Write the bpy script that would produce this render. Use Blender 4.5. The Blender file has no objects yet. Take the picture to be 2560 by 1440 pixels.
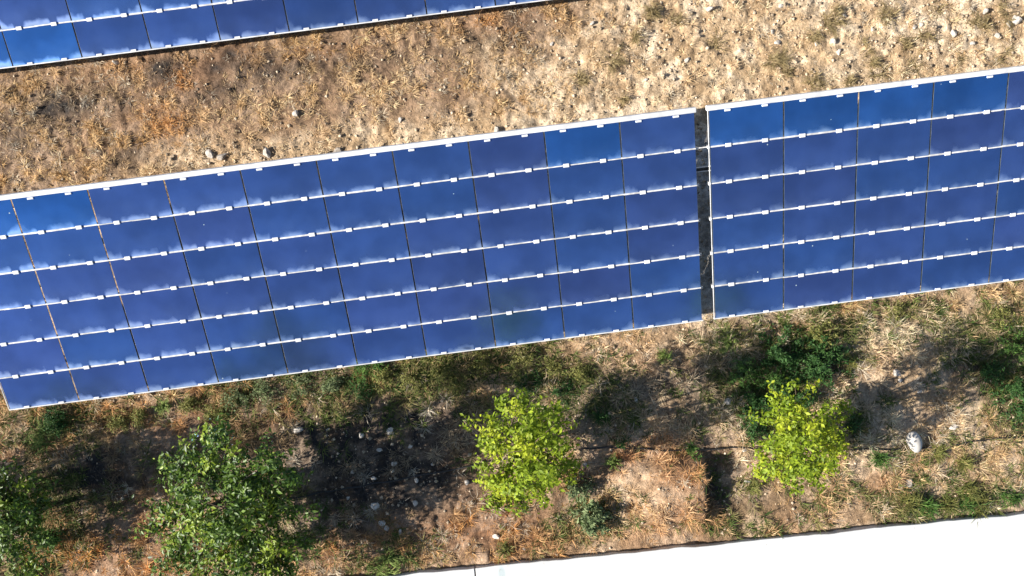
import bpy, bmesh, math, random
import numpy as np
from math import sin, cos, radians, pi
from mathutils import Matrix, Vector

# ------------------------------------------------------------------ camera
TILT = radians(23.0)          # slope of the solar tables
ZLOW = 0.55                   # height of a table's low edge
PW, PH = 1.21, 0.61           # module pitch along / up the table
ROWS = 6
ZTOP = ZLOW + ROWS * PH * sin(TILT)
FPX = 2200.0                  # focal length in photo pixels (photo is 2560 wide)

def rotm(a, b, c):
    ca, sa, cb, sb, cc, sc = cos(a), sin(a), cos(b), sin(b), cos(c), sin(c)
    return (np.array([[1, 0, 0], [0, ca, -sa], [0, sa, ca]]) @ np.array([[cb, 0, sb], [0, 1, 0], [-sb, 0, cb]])
            @ np.array([[cc, -sc, 0], [sc, cc, 0], [0, 0, 1]]))
_R = rotm(radians(21.767), radians(3.293), radians(6.576))
_A = rotm(TILT, 0, 0)
CAM = _A @ np.array([8.7179, 2.9809, 13.8275]) + np.array([0, 0, ZTOP])
CM = _R @ _A.T                # world -> camera axes

scene = bpy.context.scene
cd = bpy.data.cameras.new('camera')
cam = bpy.data.objects.new('camera', cd)
scene.collection.objects.link(cam)
m4 = Matrix([list(r) for r in CM.T]).to_4x4()
m4.translation = Vector(CAM)
cam.matrix_world = m4
cd.sensor_width = 36.0
cd.lens = FPX / 2560 * 36.0
cd.clip_end = 5000
scene.camera = cam

# ------------------------------------------------------------------ light
SUN_EL, SUN_AZ = radians(30.5), radians(186)     # direction towards the sun, from +X counter-clockwise
world = bpy.data.worlds.new('World'); scene.world = world; world.use_nodes = True
wn = world.node_tree; wn.nodes.clear()
wo = wn.nodes.new('ShaderNodeOutputWorld'); wb = wn.nodes.new('ShaderNodeBackground'); ws = wn.nodes.new('ShaderNodeTexSky')
ws.sky_type = 'NISHITA'; ws.sun_disc = False; ws.sun_elevation = SUN_EL; ws.sun_rotation = pi / 2 - SUN_AZ
ws.air_density = 1.0; ws.dust_density = 0.6; ws.ozone_density = 1.5
wb.inputs['Strength'].default_value = 0.065
wn.links.new(ws.outputs[0], wb.inputs[0]); wn.links.new(wb.outputs[0], wo.inputs[0])
sl = bpy.data.lights.new('sun', 'SUN'); sl.energy = 5.0; sl.angle = radians(0.53); sl.color = (1.0, 0.95, 0.87)
sun = bpy.data.objects.new('sun', sl); scene.collection.objects.link(sun)
sdir = Vector((cos(SUN_AZ) * cos(SUN_EL), sin(SUN_AZ) * cos(SUN_EL), sin(SUN_EL)))
sun.rotation_euler = sdir.to_track_quat('Z', 'Y').to_euler(); sun.location = (0, 0, 30)
scene.view_settings.view_transform = 'Standard'; scene.view_settings.look = 'None'
scene.view_settings.exposure = 1.05; scene.view_settings.gamma = 1.0
scene.view_settings.use_curve_mapping = False
scene.render.engine = 'CYCLES'

# ------------------------------------------------------------------ helpers
COL = scene.collection
rng = np.random.default_rng(7)
random.seed(7)

def p2g(px, py, z=0.0):
    """photo pixel -> the point it shows on the horizontal plane at height z"""
    d = CM.T @ np.array([(px - 1280) / FPX, (720 - py) / FPX, -1.0])
    t = (z - CAM[2]) / d[2]
    return CAM + d * t
def mpp(z=0.0):
    return (CAM[2] - z) / FPX          # metres per photo pixel

_tabs = [np.random.default_rng(100 + k).random((256, 256)) for k in range(8)]
def vnoise(x, y, k=0):
    t = _tabs[k % 8]
    xi = np.floor(x).astype(int); yi = np.floor(y).astype(int)
    fx = x - xi; fy = y - yi
    fx = fx * fx * (3 - 2 * fx); fy = fy * fy * (3 - 2 * fy)
    g = lambda a, b: t[a % 256, b % 256]
    return (g(xi, yi) * (1 - fx) + g(xi + 1, yi) * fx) * (1 - fy) + (g(xi, yi + 1) * (1 - fx) + g(xi + 1, yi + 1) * fx) * fy
def fbm(x, y, s=1.0, o=4, k=0):
    v = 0; a = 0.5; n = 0
    for i in range(o):
        v = v + a * vnoise(x * s + 13.7 * i + 40, y * s + 7.3 * i + 40, k + i); n += a; a *= 0.5; s *= 2.03
    return v / n
def sstep(a, b, x):
    t = np.clip((x - a) / (b - a), 0, 1); return t * t * (3 - 2 * t)

def link(o, parent=None):
    COL.objects.link(o)
    if parent: o.parent = parent
    return o
def tag(o, label=None, cat=None, group=None, kind=None):
    if label: o['label'] = label
    if cat: o['category'] = cat
    if group: o['group'] = group
    if kind: o['kind'] = kind
    return o
def empty(name, loc, rz=0):
    o = bpy.data.objects.new(name, None); o.location = loc; o.rotation_euler = (0, 0, rz); o.empty_display_size = 0.2
    return link(o)
def mesh_np(name, V, tris=None, quads=None, col=None, mats=(), mi=None, smooth=False):
    me = bpy.data.meshes.new(name)
    V = np.asarray(V, np.float32)
    nt = 0 if tris is None else len(tris); nq = 0 if quads is None else len(quads)
    me.vertices.add(len(V)); me.vertices.foreach_set('co', V.ravel())
    loops = np.concatenate([np.asarray(a, np.int32).ravel() for a in (tris, quads) if a is not None and len(a)])
    me.loops.add(len(loops)); me.loops.foreach_set('vertex_index', loops)
    tot = np.concatenate([np.full(nt, 3, np.int32), np.full(nq, 4, np.int32)])
    st = np.concatenate([[0], np.cumsum(tot)[:-1]]).astype(np.int32)
    me.polygons.add(nt + nq); me.polygons.foreach_set('loop_start', st)
    try: me.polygons.foreach_set('loop_total', tot)
    except Exception: pass
    if mi is not None: me.polygons.foreach_set('material_index', np.asarray(mi, np.int32))
    if smooth: me.polygons.foreach_set('use_smooth', np.ones(nt + nq, bool))
    me.update(calc_edges=True)
    if col is not None:
        a = me.color_attributes.new('tint', 'FLOAT_COLOR', 'POINT')
        c = np.ones((len(V), 4), np.float32); c[:, :3] = col
        a.data.foreach_set('color', c.ravel())
    for m in mats: me.materials.append(m)
    return me
def mobj(name, me, parent=None, loc=(0, 0, 0), rot=(0, 0, 0)):
    o = bpy.data.objects.new(name, me); o.location = loc; o.rotation_euler = rot
    return link(o, parent)
def box_me(name, sx, sy, sz, mat, bev=0.0, seg=1):
    bm = bmesh.new(); bmesh.ops.create_cube(bm, size=1.0)
    for v in bm.verts: v.co = Vector((v.co.x * sx, v.co.y * sy, v.co.z * sz))
    if bev: bmesh.ops.bevel(bm, geom=bm.edges[:] + bm.verts[:], offset=bev, segments=seg, affect='EDGES')
    me = bpy.data.meshes.new(name); bm.to_mesh(me); bm.free(); me.materials.append(mat); return me
def tube(path, rad, n=6):
    """tapered tube along path; returns V, quads"""
    path = np.asarray(path, float); rad = np.broadcast_to(rad, (len(path),))
    V = []; Q = []
    for i, p in enumerate(path):
        d = path[min(i + 1, len(path) - 1)] - path[max(i - 1, 0)]; d /= (np.linalg.norm(d) + 1e-9)
        u = np.cross(d, [0.31, 0.17, 0.93] if abs(d[2]) < .9 else [1, 0.1, 0]); u /= np.linalg.norm(u); w = np.cross(d, u)
        for k in range(n):
            a = 2 * pi * k / n; V.append(p + rad[i] * (cos(a) * u + sin(a) * w))
    for i in range(len(path) - 1):
        for k in range(n):
            a = i * n + k; b = i * n + (k + 1) % n; Q.append((a, b, b + n, a + n))
    return V, Q
class Bag:
    def __init__(s): s.V = []; s.Q = []
    def add(s, V, Q):
        o = len(s.V); s.V += list(V); s.Q += [tuple(i + o for i in q) for q in Q]

# ------------------------------------------------------------------ materials
def mat(name):
    m = bpy.data.materials.new(name); m.use_nodes = True
    nt = m.node_tree; b = nt.nodes['Principled BSDF']
    return m, nt, b, lambda t, **k: _node(nt, t, **k)
def _node(nt, t, **k):
    n = nt.nodes.new(t)
    for a, v in k.items():
        if a.startswith('i_'): n.inputs[int(a[2:]) if a[2:].isdigit() else a[2:]].default_value = v
        else: setattr(n, a, v)
    return n
def mixc(nt, fac, a, b, mode='MIX'):
    n = nt.nodes.new('ShaderNodeMix'); n.data_type = 'RGBA'; n.blend_type = mode
    for sock, v in ((0, fac), (6, a), (7, b)):
        if hasattr(v, 'is_output'): nt.links.new(v, n.inputs[sock])
        else: n.inputs[sock].default_value = v if sock == 0 else (*v, 1) if len(v) == 3 else v
    return n.outputs[2]
def math_(nt, op, a, b=0.0, c=0.0, clamp=False):
    n = nt.nodes.new('ShaderNodeMath'); n.operation = op; n.use_clamp = clamp
    for i, v in enumerate((a, b, c)):
        if hasattr(v, 'is_output'): nt.links.new(v, n.inputs[i])
        else: n.inputs[i].default_value = v
    return n.outputs[0]
def mrange(nt, v, a, b, c=0.0, d=1.0, smooth=True):
    n = nt.nodes.new('ShaderNodeMapRange'); n.interpolation_type = 'SMOOTHSTEP' if smooth else 'LINEAR'
    nt.links.new(v, n.inputs[0])
    for i, x in enumerate((a, b, c, d)):
        if hasattr(x, 'is_output'): nt.links.new(x, n.inputs[i + 1])
        else: n.inputs[i + 1].default_value = x
    return n.outputs[0]

def tint_mat(name, rough=0.8, transl=0.0, spec=0.2, noise=0.0):
    m, nt, b, N = mat(name)
    at = N('ShaderNodeVertexColor'); at.layer_name = 'tint'
    c = at.outputs[0]
    if noise:
        tc = N('ShaderNodeTexCoord'); nz = N('ShaderNodeTexNoise'); nz.inputs['Scale'].default_value = noise; nz.inputs['Detail'].default_value = 4
        nt.links.new(tc.outputs['Object'], nz.inputs[0])
        f = mrange(nt, nz.outputs[0], 0.3, 0.7, 0.6, 1.3)
        c = mixc(nt, 1.0, c, f, 'MULTIPLY')
    nt.links.new(c, b.inputs['Base Color'])
    b.inputs['Roughness'].default_value = rough; b.inputs['Specular IOR Level'].default_value = spec
    if transl:
        tr = N('ShaderNodeBsdfTranslucent'); nt.links.new(c, tr.inputs[0])
        mx = N('ShaderNodeMixShader'); mx.inputs[0].default_value = transl
        out = nt.nodes['Material Output']
        nt.links.new(b.outputs[0], mx.inputs[1]); nt.links.new(tr.outputs[0], mx.inputs[2]); nt.links.new(mx.outputs[0], out.inputs[0])
    return m

# glass face of a thin-film module: dark blue absorber that mirrors the sky, dust washed down to the low edge
def panel_mat():
    m, nt, b, N = mat('module_glass')
    tc = N('ShaderNodeTexCoord'); sx = N('ShaderNodeSeparateXYZ'); nt.links.new(tc.outputs['Object'], sx.inputs[0])
    oi = N('ShaderNodeObjectInfo')
    off = N('ShaderNodeCombineXYZ')
    r = math_(nt, 'MULTIPLY', oi.outputs['Random'], 91.0)
    nt.links.new(r, off.inputs[0]); nt.links.new(r, off.inputs[1])
    vm = N('ShaderNodeVectorMath', operation='ADD'); nt.links.new(tc.outputs['Object'], vm.inputs[0]); nt.links.new(off.outputs[0], vm.inputs[1])
    def noise(scale, det=4, vec=None):
        n = N('ShaderNodeTexNoise'); n.inputs['Scale'].default_value = scale; n.inputs['Detail'].default_value = det
        nt.links.new(vec or vm.outputs[0], n.inputs[0]); return n.outputs[0]
    h = math_(nt, 'ADD', sx.outputs[1], 0.3)                       # metres above the low edge
    # streaky noise: stretched up the slope
    mp = N('ShaderNodeMapping'); mp.inputs['Scale'].default_value = (13, 4, 1); nt.links.new(vm.outputs[0], mp.inputs[0])
    streak = noise(1.0, 2, mp.outputs[0])
    soft = noise(5.0, 2)
    ax = math_(nt, 'ABSOLUTE', sx.outputs[0])
    dcl = math_(nt, 'ABSOLUTE', math_(nt, 'SUBTRACT', ax, 0.30))    # distance to the nearest clip
    away = mrange(nt, math_(nt, 'ADD', dcl, math_(nt, 'MULTIPLY', soft, 0.06)), 0.075, 0.135)
    hh = math_(nt, 'ADD', math_(nt, 'MULTIPLY', soft, 0.11), math_(nt, 'MULTIPLY', streak, 0.05))
    hh = math_(nt, 'ADD', hh, 0.0)
    hh = math_(nt, 'ADD', hh, math_(nt, 'MULTIPLY', mrange(nt, ax, 0.47, 0.6), 0.05))   # banked up beside the seams
    band = math_(nt, 'POWER', mrange(nt, math_(nt, 'DIVIDE', h, hh), 0.0, 1.75, 1.0, 0.0, False), 1.6)
    amt = mrange(nt, soft, 0.25, 0.7, 0.45, 1.0)
    dust = math_(nt, 'MULTIPLY', math_(nt, 'MULTIPLY', band, away), amt)
    dust = math_(nt, 'MULTIPLY', dust, mrange(nt, oi.outputs['Random'], 0, 1, 0.28, 0.50, False))
    thin = mrange(nt, h, 0.0, 0.40, 0.10, 0.02, False)
    film = math_(nt, 'MULTIPLY', noise(3.0, 5), thin)
    sp = N('ShaderNodeTexVoronoi'); sp.inputs['Scale'].default_value = 7.0; sp.inputs['Randomness'].default_value = 1.0
    nt.links.new(vm.outputs[0], sp.inputs[0])
    sc = N('ShaderNodeSeparateColor'); nt.links.new(sp.outputs['Color'], sc.inputs[0])
    rad = mrange(nt, sc.outputs[0], 0.93, 1.0, 0.0, 0.085, False)
    speck = math_(nt, 'LESS_THAN', sp.outputs['Distance'], rad)
    d = math_(nt, 'MAXIMUM', math_(nt, 'MAXIMUM', dust, film), math_(nt, 'MULTIPLY', speck, 0.8))
    var = mrange(nt, noise(1.6, 3), 0.3, 0.7, 0.86, 1.14)
    base = mixc(nt, 1.0, oi.outputs['Color'], var, 'MULTIPLY')
    nt.links.new(mixc(nt, d, base, (0.40, 0.47, 0.43)), b.inputs['Base Color'])
    nt.links.new(mrange(nt, d, 0.0, 0.8, 0.84, 0.1, False), b.inputs['Metallic'])
    nt.links.new(mrange(nt, d, 0.0, 0.4, 0.16, 0.8, False), b.inputs['Roughness'])
    b.inputs['Specular IOR Level'].default_value = 0.5
    return m
M_PANEL = panel_mat()
def plain(name, c, rough=0.5, metal=0.0, nscale=8.0, var=0.15, bump=0.0):
    m, nt, b, N = mat(name)
    tc = N('ShaderNodeTexCoord'); nz = N('ShaderNodeTexNoise'); nz.inputs['Scale'].default_value = nscale; nz.inputs['Detail'].default_value = 6
    oi = N('ShaderNodeObjectInfo')
    vm = N('ShaderNodeVectorMath', operation='ADD'); nt.links.new(tc.outputs['Object'], vm.inputs[0]); nt.links.new(oi.outputs['Random'], vm.inputs[1])
    nt.links.new(vm.outputs[0], nz.inputs[0])
    f = mrange(nt, nz.outputs[0], 0.3, 0.7, 1 - var, 1 + var)
    nt.links.new(mixc(nt, 1.0, (*c, 1), f, 'MULTIPLY'), b.inputs['Base Color'])
    b.inputs['Roughness'].default_value = rough; b.inputs['Metallic'].default_value = metal
    if bump:
        bp = N('ShaderNodeBump'); bp.inputs['Strength'].default_value = 0.5; bp.inputs['Distance'].default_value = bump
        nt.links.new(nz.outputs[0], bp.inputs['Height']); nt.links.new(bp.outputs[0], b.inputs['Normal'])
    return m
M_EDGE = plain('glass_edge', (0.07, 0.09, 0.10), 0.4)
M_ALU = plain('aluminium', (0.68, 0.675, 0.67), 0.45, 0.1, 5, 0.2)
M_STRIP = plain('rail_top', (0.62, 0.60, 0.58), 0.5, 0.1, 9, 0.3)
M_CLIP = plain('clip_metal', (0.74, 0.74, 0.73), 0.4, 0.1, 12, 0.12)
M_STEEL = plain('galvanised_steel', (0.36, 0.37, 0.38), 0.5, 0.5, 9, 0.15)
M_STONE = plain('limestone', (0.50, 0.45, 0.39), 0.9, 0, 2.5, 0.25, 0.012)
M_DARKSTONE = plain('dull_stone', (0.30, 0.26, 0.22), 0.9, 0, 3.0, 0.3, 0.012)
M_BOULDER = plain('pale_boulder', (0.50, 0.46, 0.41), 0.95, 0, 2.0, 0.12)
M_HOSE = plain('black_hose', (0.018, 0.017, 0.016), 0.5, 0, 4, 0.3)
M_BARK = plain('bark', (0.16, 0.11, 0.075), 0.9, 0, 30, 0.3, 0.01)
M_LEAF_D = tint_mat('citrus_leaf_dark', 0.46, 0.25, 0.4)
M_LEAF_L = tint_mat('citrus_leaf_light', 0.55, 0.35, 0.3)
M_WEED = tint_mat('weed_leaf', 0.6, 0.3, 0.25)
M_GRASS = tint_mat('grass_blade', 0.75, 0.25, 0.2)
M_PEBBLE = tint_mat('pebble', 0.9, 0.0, 0.2, 30.0)

# ------------------------------------------------------------------ ground layout (world positions of soil, plant cover and painted shade)
def blobs(x, y, lst):
    """soft union of elliptical patches given as (px, py, rx, ry, strength); px are photo pixels on the ground"""
    wx = x + 0.5 * (fbm(x, y, 1.6, 3, 1) - 0.5); wy = y + 0.5 * (fbm(x, y, 1.6, 3, 4) - 0.5)
    out = np.zeros_like(x)
    s = mpp()
    for px, py, rx, ry, w in lst:
        c = p2g(px, py)
        d = ((wx - c[0]) / (rx * s)) ** 2 + ((wy - c[1]) / (ry * s)) ** 2
        out = np.maximum(out, w * np.exp(-d * 0.9))
    return out
PALE = [(2450, 1190, 130, 60, .7), (2180, 1170, 140, 60, .6), (2020, 1310, 180, 35, .6), (1640, 1210, 120, 70, .45), (2330, 900, 200, 60, .9), (2420, 1060, 130, 40, .7), (1480, 860, 140, 30, .6), (1600, 880, 150, 60, .8), (2280, 830, 260, 70, 1), (2140, 850, 100, 50, .8), (1560, 960, 100, 40, .5), (2280, 960, 130, 60, .9), (2250, 1010, 120, 50, .8),
        (1600, 1060, 120, 50, .55), (2360, 1190, 120, 40, .8), (1560, 1330, 110, 60, .5), (1650, 1280, 90, 60, .4), (2330, 1100, 110, 50, .8),
        (2100, 1290, 120, 40, .5), (1740, 1010, 80, 60, .5), (30, 1080, 70, 60, .45), (330, 1010, 120, 25, .25), (1880, 780, 150, 22, .8), (2460, 720, 180, 20, .5)]
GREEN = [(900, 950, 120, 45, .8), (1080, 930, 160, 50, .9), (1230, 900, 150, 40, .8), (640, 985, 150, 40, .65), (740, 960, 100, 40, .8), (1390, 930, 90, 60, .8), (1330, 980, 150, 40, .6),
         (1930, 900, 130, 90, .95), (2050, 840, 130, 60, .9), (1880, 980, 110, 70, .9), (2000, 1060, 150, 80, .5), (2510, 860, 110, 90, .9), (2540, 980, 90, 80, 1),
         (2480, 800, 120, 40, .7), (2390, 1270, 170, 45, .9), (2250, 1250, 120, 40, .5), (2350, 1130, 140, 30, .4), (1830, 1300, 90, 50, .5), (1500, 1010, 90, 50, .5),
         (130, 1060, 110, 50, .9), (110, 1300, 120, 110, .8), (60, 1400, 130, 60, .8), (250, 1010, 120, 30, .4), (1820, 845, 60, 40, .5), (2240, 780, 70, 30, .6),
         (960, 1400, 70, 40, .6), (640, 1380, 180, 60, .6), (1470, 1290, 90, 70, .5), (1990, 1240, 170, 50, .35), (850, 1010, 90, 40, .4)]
RED = [(120, 1030, 130, 40, .6), (60, 1110, 110, 50, .6), (430, 1050, 160, 40, .7), (220, 1390, 170, 50, .9), (860, 1370, 200, 40, .7), (1180, 1330, 130, 50, .7), (1650, 1330, 180, 40, .6), (1560, 900, 130, 30, .5), (2180, 1230, 140, 50, .5), (2000, 830, 120, 25, .4), (600, 985, 80, 25, .7), (730, 1030, 60, 20, 1), (250, 1030, 120, 30, .6), (420, 980, 130, 25, .5), (250, 1330, 160, 60, .7), (300, 1240, 100, 60, .5), (350, 1400, 160, 50, .7),
       (900, 950, 60, 15, .8), (1250, 1290, 140, 50, .7), (1600, 1130, 120, 60, .7), (1700, 1170, 90, 70, .8), (1700, 1260, 80, 80, .6), (900, 1340, 160, 30, .6), (1330, 1360, 140, 40, .5),
       (2150, 920, 90, 30, .4), (2000, 1300, 150, 40, .5), (1500, 870, 120, 30, .4), (330, 150, 160, 40, .3), (470, 190, 100, 40, .6), (560, 150, 100, 35, .5), (800, 140, 120, 30, .25), (1250, 60, 120, 40, .6), (410, 300, 90, 50, .4)]
DARK_SOIL_SHADE = [(1640, 950, 190, 50, .6), (1780, 960, 120, 60, .6), (1480, 1030, 90, 60, .6), (2450, 930, 110, 50, .6), (2230, 990, 90, 40, .35), (300, 1200, 130, 60, .6), (620, 1060, 160, 40, .5), (150, 265, 90, 35, .9), (130, 230, 80, 25, .6), (410, 180, 50, 25, 1), (570, 165, 60, 30, .9), (690, 165, 60, 30, .7), (760, 170, 90, 30, .6), (560, 230, 70, 30, .6), (300, 235, 50, 30, .5),  # dark rubble soil, plus tree and bank shadows painted into the ground colour
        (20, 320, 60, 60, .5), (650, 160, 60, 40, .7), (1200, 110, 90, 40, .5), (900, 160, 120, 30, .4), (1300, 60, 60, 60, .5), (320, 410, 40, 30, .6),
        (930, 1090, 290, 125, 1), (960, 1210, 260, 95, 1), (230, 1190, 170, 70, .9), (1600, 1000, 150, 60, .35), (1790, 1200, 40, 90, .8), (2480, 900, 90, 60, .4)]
TOPY = 0.0
def zones(x, y):
    pale = blobs(x, y, PALE); green = blobs(x, y, GREEN); red = blobs(x, y, RED); dark = blobs(x, y, DARK_SOIL_SHADE)
    n = fbm(x, y, .9, 4, 2)
    top = sstep(-0.6, 0.2, y)                      # strip between the tables
    sandy = top * sstep(8.2, 11.2, x + (n - .5) * 4 + (y - 1.5) * -0.9)
    bare = top * np.exp(-((y - 0.55 - (n - .5) * .5) / 0.33) ** 2) * sstep(0.5, 5, x)   # trodden line beside the table's high edge
    sandy = np.maximum(sandy, bare * .9)
    pale = np.maximum(pale * (1 - top), sandy)
    green = green * (1 - top)
    under = sstep(-3.5, -3.1, y) * (1 - sstep(-0.2, 0.2, y)) * sstep(-.3, .3, x) * (1 - sstep(20.4, 21, x))
    return pale, green, red, dark, top, sandy, under

BK0, BK1 = p2g(1757, 1128), p2g(1762, 1296)      # sharp cut at the end of a low bank of straw
def ground_h(x, y):
    h = 0.07 * (fbm(x, y, 1.1, 3, 3) - .5) + 0.085 * (fbm(x, y, 4.5, 3, 5) - .5) + 0.10 * (fbm(x, y, 11, 3, 6) - .5)
    s = x - (BK0[0] + (BK1[0] - BK0[0]) * (y - BK0[1]) / (BK1[1] - BK0[1])) + .1 * (fbm(x, y, 5, 2, 1) - .5)
    fx = (1 - sstep(-.05, .02, s)) * sstep(-2.4, -.5, s)
    fy = sstep(BK1[1] - .15, BK1[1] + .15, y) * (1 - sstep(BK0[1] - .25, BK0[1] + .05, y))
    return h + .34 * fx * fy
X0, X1, Y0, Y1 = -2.2, 20.2, -9.8, 5.0
def axis(a, b, step, far):
    mid = np.arange(a, b + 1e-6, step)
    g = []; d = step
    while sum(g) < far: d *= 1.35; g.append(d)
    g = np.cumsum(g)
    return np.concatenate([a - g[::-1], mid, mid[-1] + g])
gx = axis(X0, X1, 0.045, 900); gy = axis(Y0, Y1, 0.045, 900)
GX, GY = np.meshgrid(gx, gy)
gx1, gy1 = GX.ravel(), GY.ravel()
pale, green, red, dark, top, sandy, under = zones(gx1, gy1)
near = sstep(X0 - 3, X0, gx1) * (1 - sstep(X1, X1 + 3, gx1)) * sstep(Y0 - 3, Y0, gy1) * (1 - sstep(Y1, Y1 + 3, gy1))
n1 = .5 + near * (fbm(gx1, gy1, 2.2, 5, 2) - .5); n2 = .5 + near * (fbm(gx1, gy1, 6.0, 4, 5) - .5)
def lerp(a, b, t): return a * (1 - t)[:, None] + np.asarray(b) * t[:, None]
c = np.tile(np.array([0.265, 0.170, 0.105]), (len(gx1), 1))
c = lerp(c, (0.54, 0.39, 0.27), sstep(.40, .58, n1) * .8 * (1 - .6 * top))
c = lerp(c, (0.52, 0.37, 0.225), np.clip(pale * 1.0, 0, 1))
c = lerp(c, (0.72, 0.57, 0.40), np.clip(pale * sstep(.44, .62, n1), 0, 1) * .9)
c = lerp(c, (0.30, 0.19, 0.10), np.clip(pale * sstep(.52, .38, n2), 0, 1) * .5)
c = lerp(c, (0.27, 0.115, 0.050), red * .7)
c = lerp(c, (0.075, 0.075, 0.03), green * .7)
c = lerp(c, (0.042, 0.037, 0.034), np.clip(dark * 1.25, 0, 1) * (.6 + .4 * sstep(.35, .6, n2)))  # darkens rubble patches and paints the tree and bank shade into the soil
c = lerp(c, (0.62, 0.58, 0.53), under * .95 * sstep(8, 11, gx1))
c *= (0.75 + 0.5 * n2)[:, None]
nx, ny = len(gx), len(gy)
idx = np.arange(nx * ny).reshape(ny, nx)
quads = np.stack([idx[:-1, :-1].ravel(), idx[:-1, 1:].ravel(), idx[1:, 1:].ravel(), idx[1:, :-1].ravel()], 1)
def ground_mat():
    m, nt, b, N = mat('soil')
    at = N('ShaderNodeVertexColor'); at.layer_name = 'tint'
    tc = N('ShaderNodeTexCoord')
    def noise(s, d): 
        n = N('ShaderNodeTexNoise'); n.inputs['Scale'].default_value = s; n.inputs['Detail'].default_value = d; n.inputs['Roughness'].default_value = .65
        nt.links.new(tc.outputs['Object'], n.inputs[0]); return n.outputs[0]
    a = noise(16, 8); bb = noise(55, 6)
    f = math_(nt, 'MULTIPLY', mrange(nt, a, .3, .72, .62, 1.32), mrange(nt, bb, .3, .7, .7, 1.28))
    nt.links.new(mixc(nt, 1.0, at.outputs[0], f, 'MULTIPLY'), b.inputs['Base Color'])
    b.inputs['Roughness'].default_value = 0.95; b.inputs['Specular IOR Level'].default_value = 0.1
    bp = N('ShaderNodeBump'); bp.inputs['Strength'].default_value = 1.0; bp.inputs['Distance'].default_value = 0.03
    nt.links.new(math_(nt, 'ADD', a, math_(nt, 'MULTIPLY', bb, .5)), bp.inputs['Height']); nt.links.new(bp.outputs[0], b.inputs['Normal'])
    return m
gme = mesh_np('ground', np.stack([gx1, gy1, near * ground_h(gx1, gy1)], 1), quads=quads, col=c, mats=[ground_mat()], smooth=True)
ground = tag(mobj('ground', gme), kind='structure')
def gz(x, y): return float(ground_h(np.array([x]), np.array([y]))[0])

# ------------------------------------------------------------------ concrete channel edge (bottom)
SLABZ = 0.16
a = p2g(996, 1437, SLABZ); b_ = p2g(2560, 1284, SLABZ); j = p2g(1187, 1420, SLABZ)
ang = math.atan2(b_[1] - a[1], b_[0] - a[0])
def concrete_mat():
    m, nt, b, N = mat('white_concrete')
    tc = N('ShaderNodeTexCoord')
    nz = N('ShaderNodeTexNoise'); nz.inputs['Scale'].default_value = 1.4; nz.inputs['Detail'].default_value = 8; nt.links.new(tc.outputs['Object'], nz.inputs[0])
    n2 = N('ShaderNodeTexNoise'); n2.inputs['Scale'].default_value = 30; n2.inputs['Detail'].default_value = 5; nt.links.new(tc.outputs['Object'], n2.inputs[0])
    c0 = mixc(nt, mrange(nt, nz.outputs[0], .5, .7, 0, .6), (0.60, 0.595, 0.585), (0.50, 0.49, 0.475))
    c0 = mixc(nt, mrange(nt, n2.outputs[0], .66, .76, 0, .3), c0, (0.4, 0.38, 0.36))
    # an old damp patch with a shape of its own
    sx = N('ShaderNodeSeparateXYZ'); nt.links.new(tc.outputs['Object'], sx.inputs[0])
    dx = math_(nt, 'DIVIDE', math_(nt, 'SUBTRACT', sx.outputs[0], 0.47), 0.09); dy = math_(nt, 'DIVIDE', math_(nt, 'ADD', sx.outputs[1], 0.14), 0.17)
    rr = math_(nt, 'ADD', math_(nt, 'ADD', math_(nt, 'MULTIPLY', dx, dx), math_(nt, 'MULTIPLY', dy, dy)), math_(nt, 'MULTIPLY', nz.outputs[0], .8))
    c0 = mixc(nt, mrange(nt, rr, .5, 1.5, .7, 0), c0, (0.36, 0.44, 0.45))
    nt.links.new(c0, b.inputs['Base Color']); b.inputs['Roughness'].default_value = 0.9
    bp = N('ShaderNodeBump'); bp.inputs['Strength'].default_value = .25; bp.inputs['Distance'].default_value = .004
    nt.links.new(n2.outputs[0], bp.inputs['Height']); nt.links.new(bp.outputs[0], b.inputs['Normal'])
    return m
M_CONC = concrete_mat()
pav = tag(empty('concrete_pavement', (j[0], j[1], 0), ang), kind='structure')
def slab(x0, x1):
    bm = bmesh.new(); bmesh.ops.create_cube(bm, size=1)
    for v in bm.verts:
        v.co = Vector((x0 + (v.co.x + .5) * (x1 - x0), -4.0 + (v.co.y + .5) * 4.0, -0.3 + (v.co.z + .5) * (SLABZ + .3)))
    bmesh.ops.subdivide_edges(bm, edges=[e for e in bm.edges if abs(e.verts[0].co.x - e.verts[1].co.x) > 1], cuts=int((x1 - x0) / .12))
    for v in bm.verts:
        if v.co.y > -0.01:
            v.co.y += 0.05 * (float(fbm(np.array([v.co.x]), np.array([0.3]), 3.0, 4, 2)[0]) - .5)
    top_e = [e for e in bm.edges if all(v.co.z > SLABZ - .01 for v in e.verts) and (all(v.co.y > -.1 for v in e.verts) or all(abs(v.co.x - x0) < .01 for v in e.verts) or all(abs(v.co.x - x1) < .01 for v in e.verts))]
    bmesh.ops.bevel(bm, geom=top_e, offset=.008, segments=1, affect='EDGES')
    me = bpy.data.meshes.new('slab'); bm.to_mesh(me); bm.free(); me.materials.append(M_CONC)
    return mobj('slab', me, pav)
slab(0.012, 13.0); slab(-9.0, -0.012)

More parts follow.
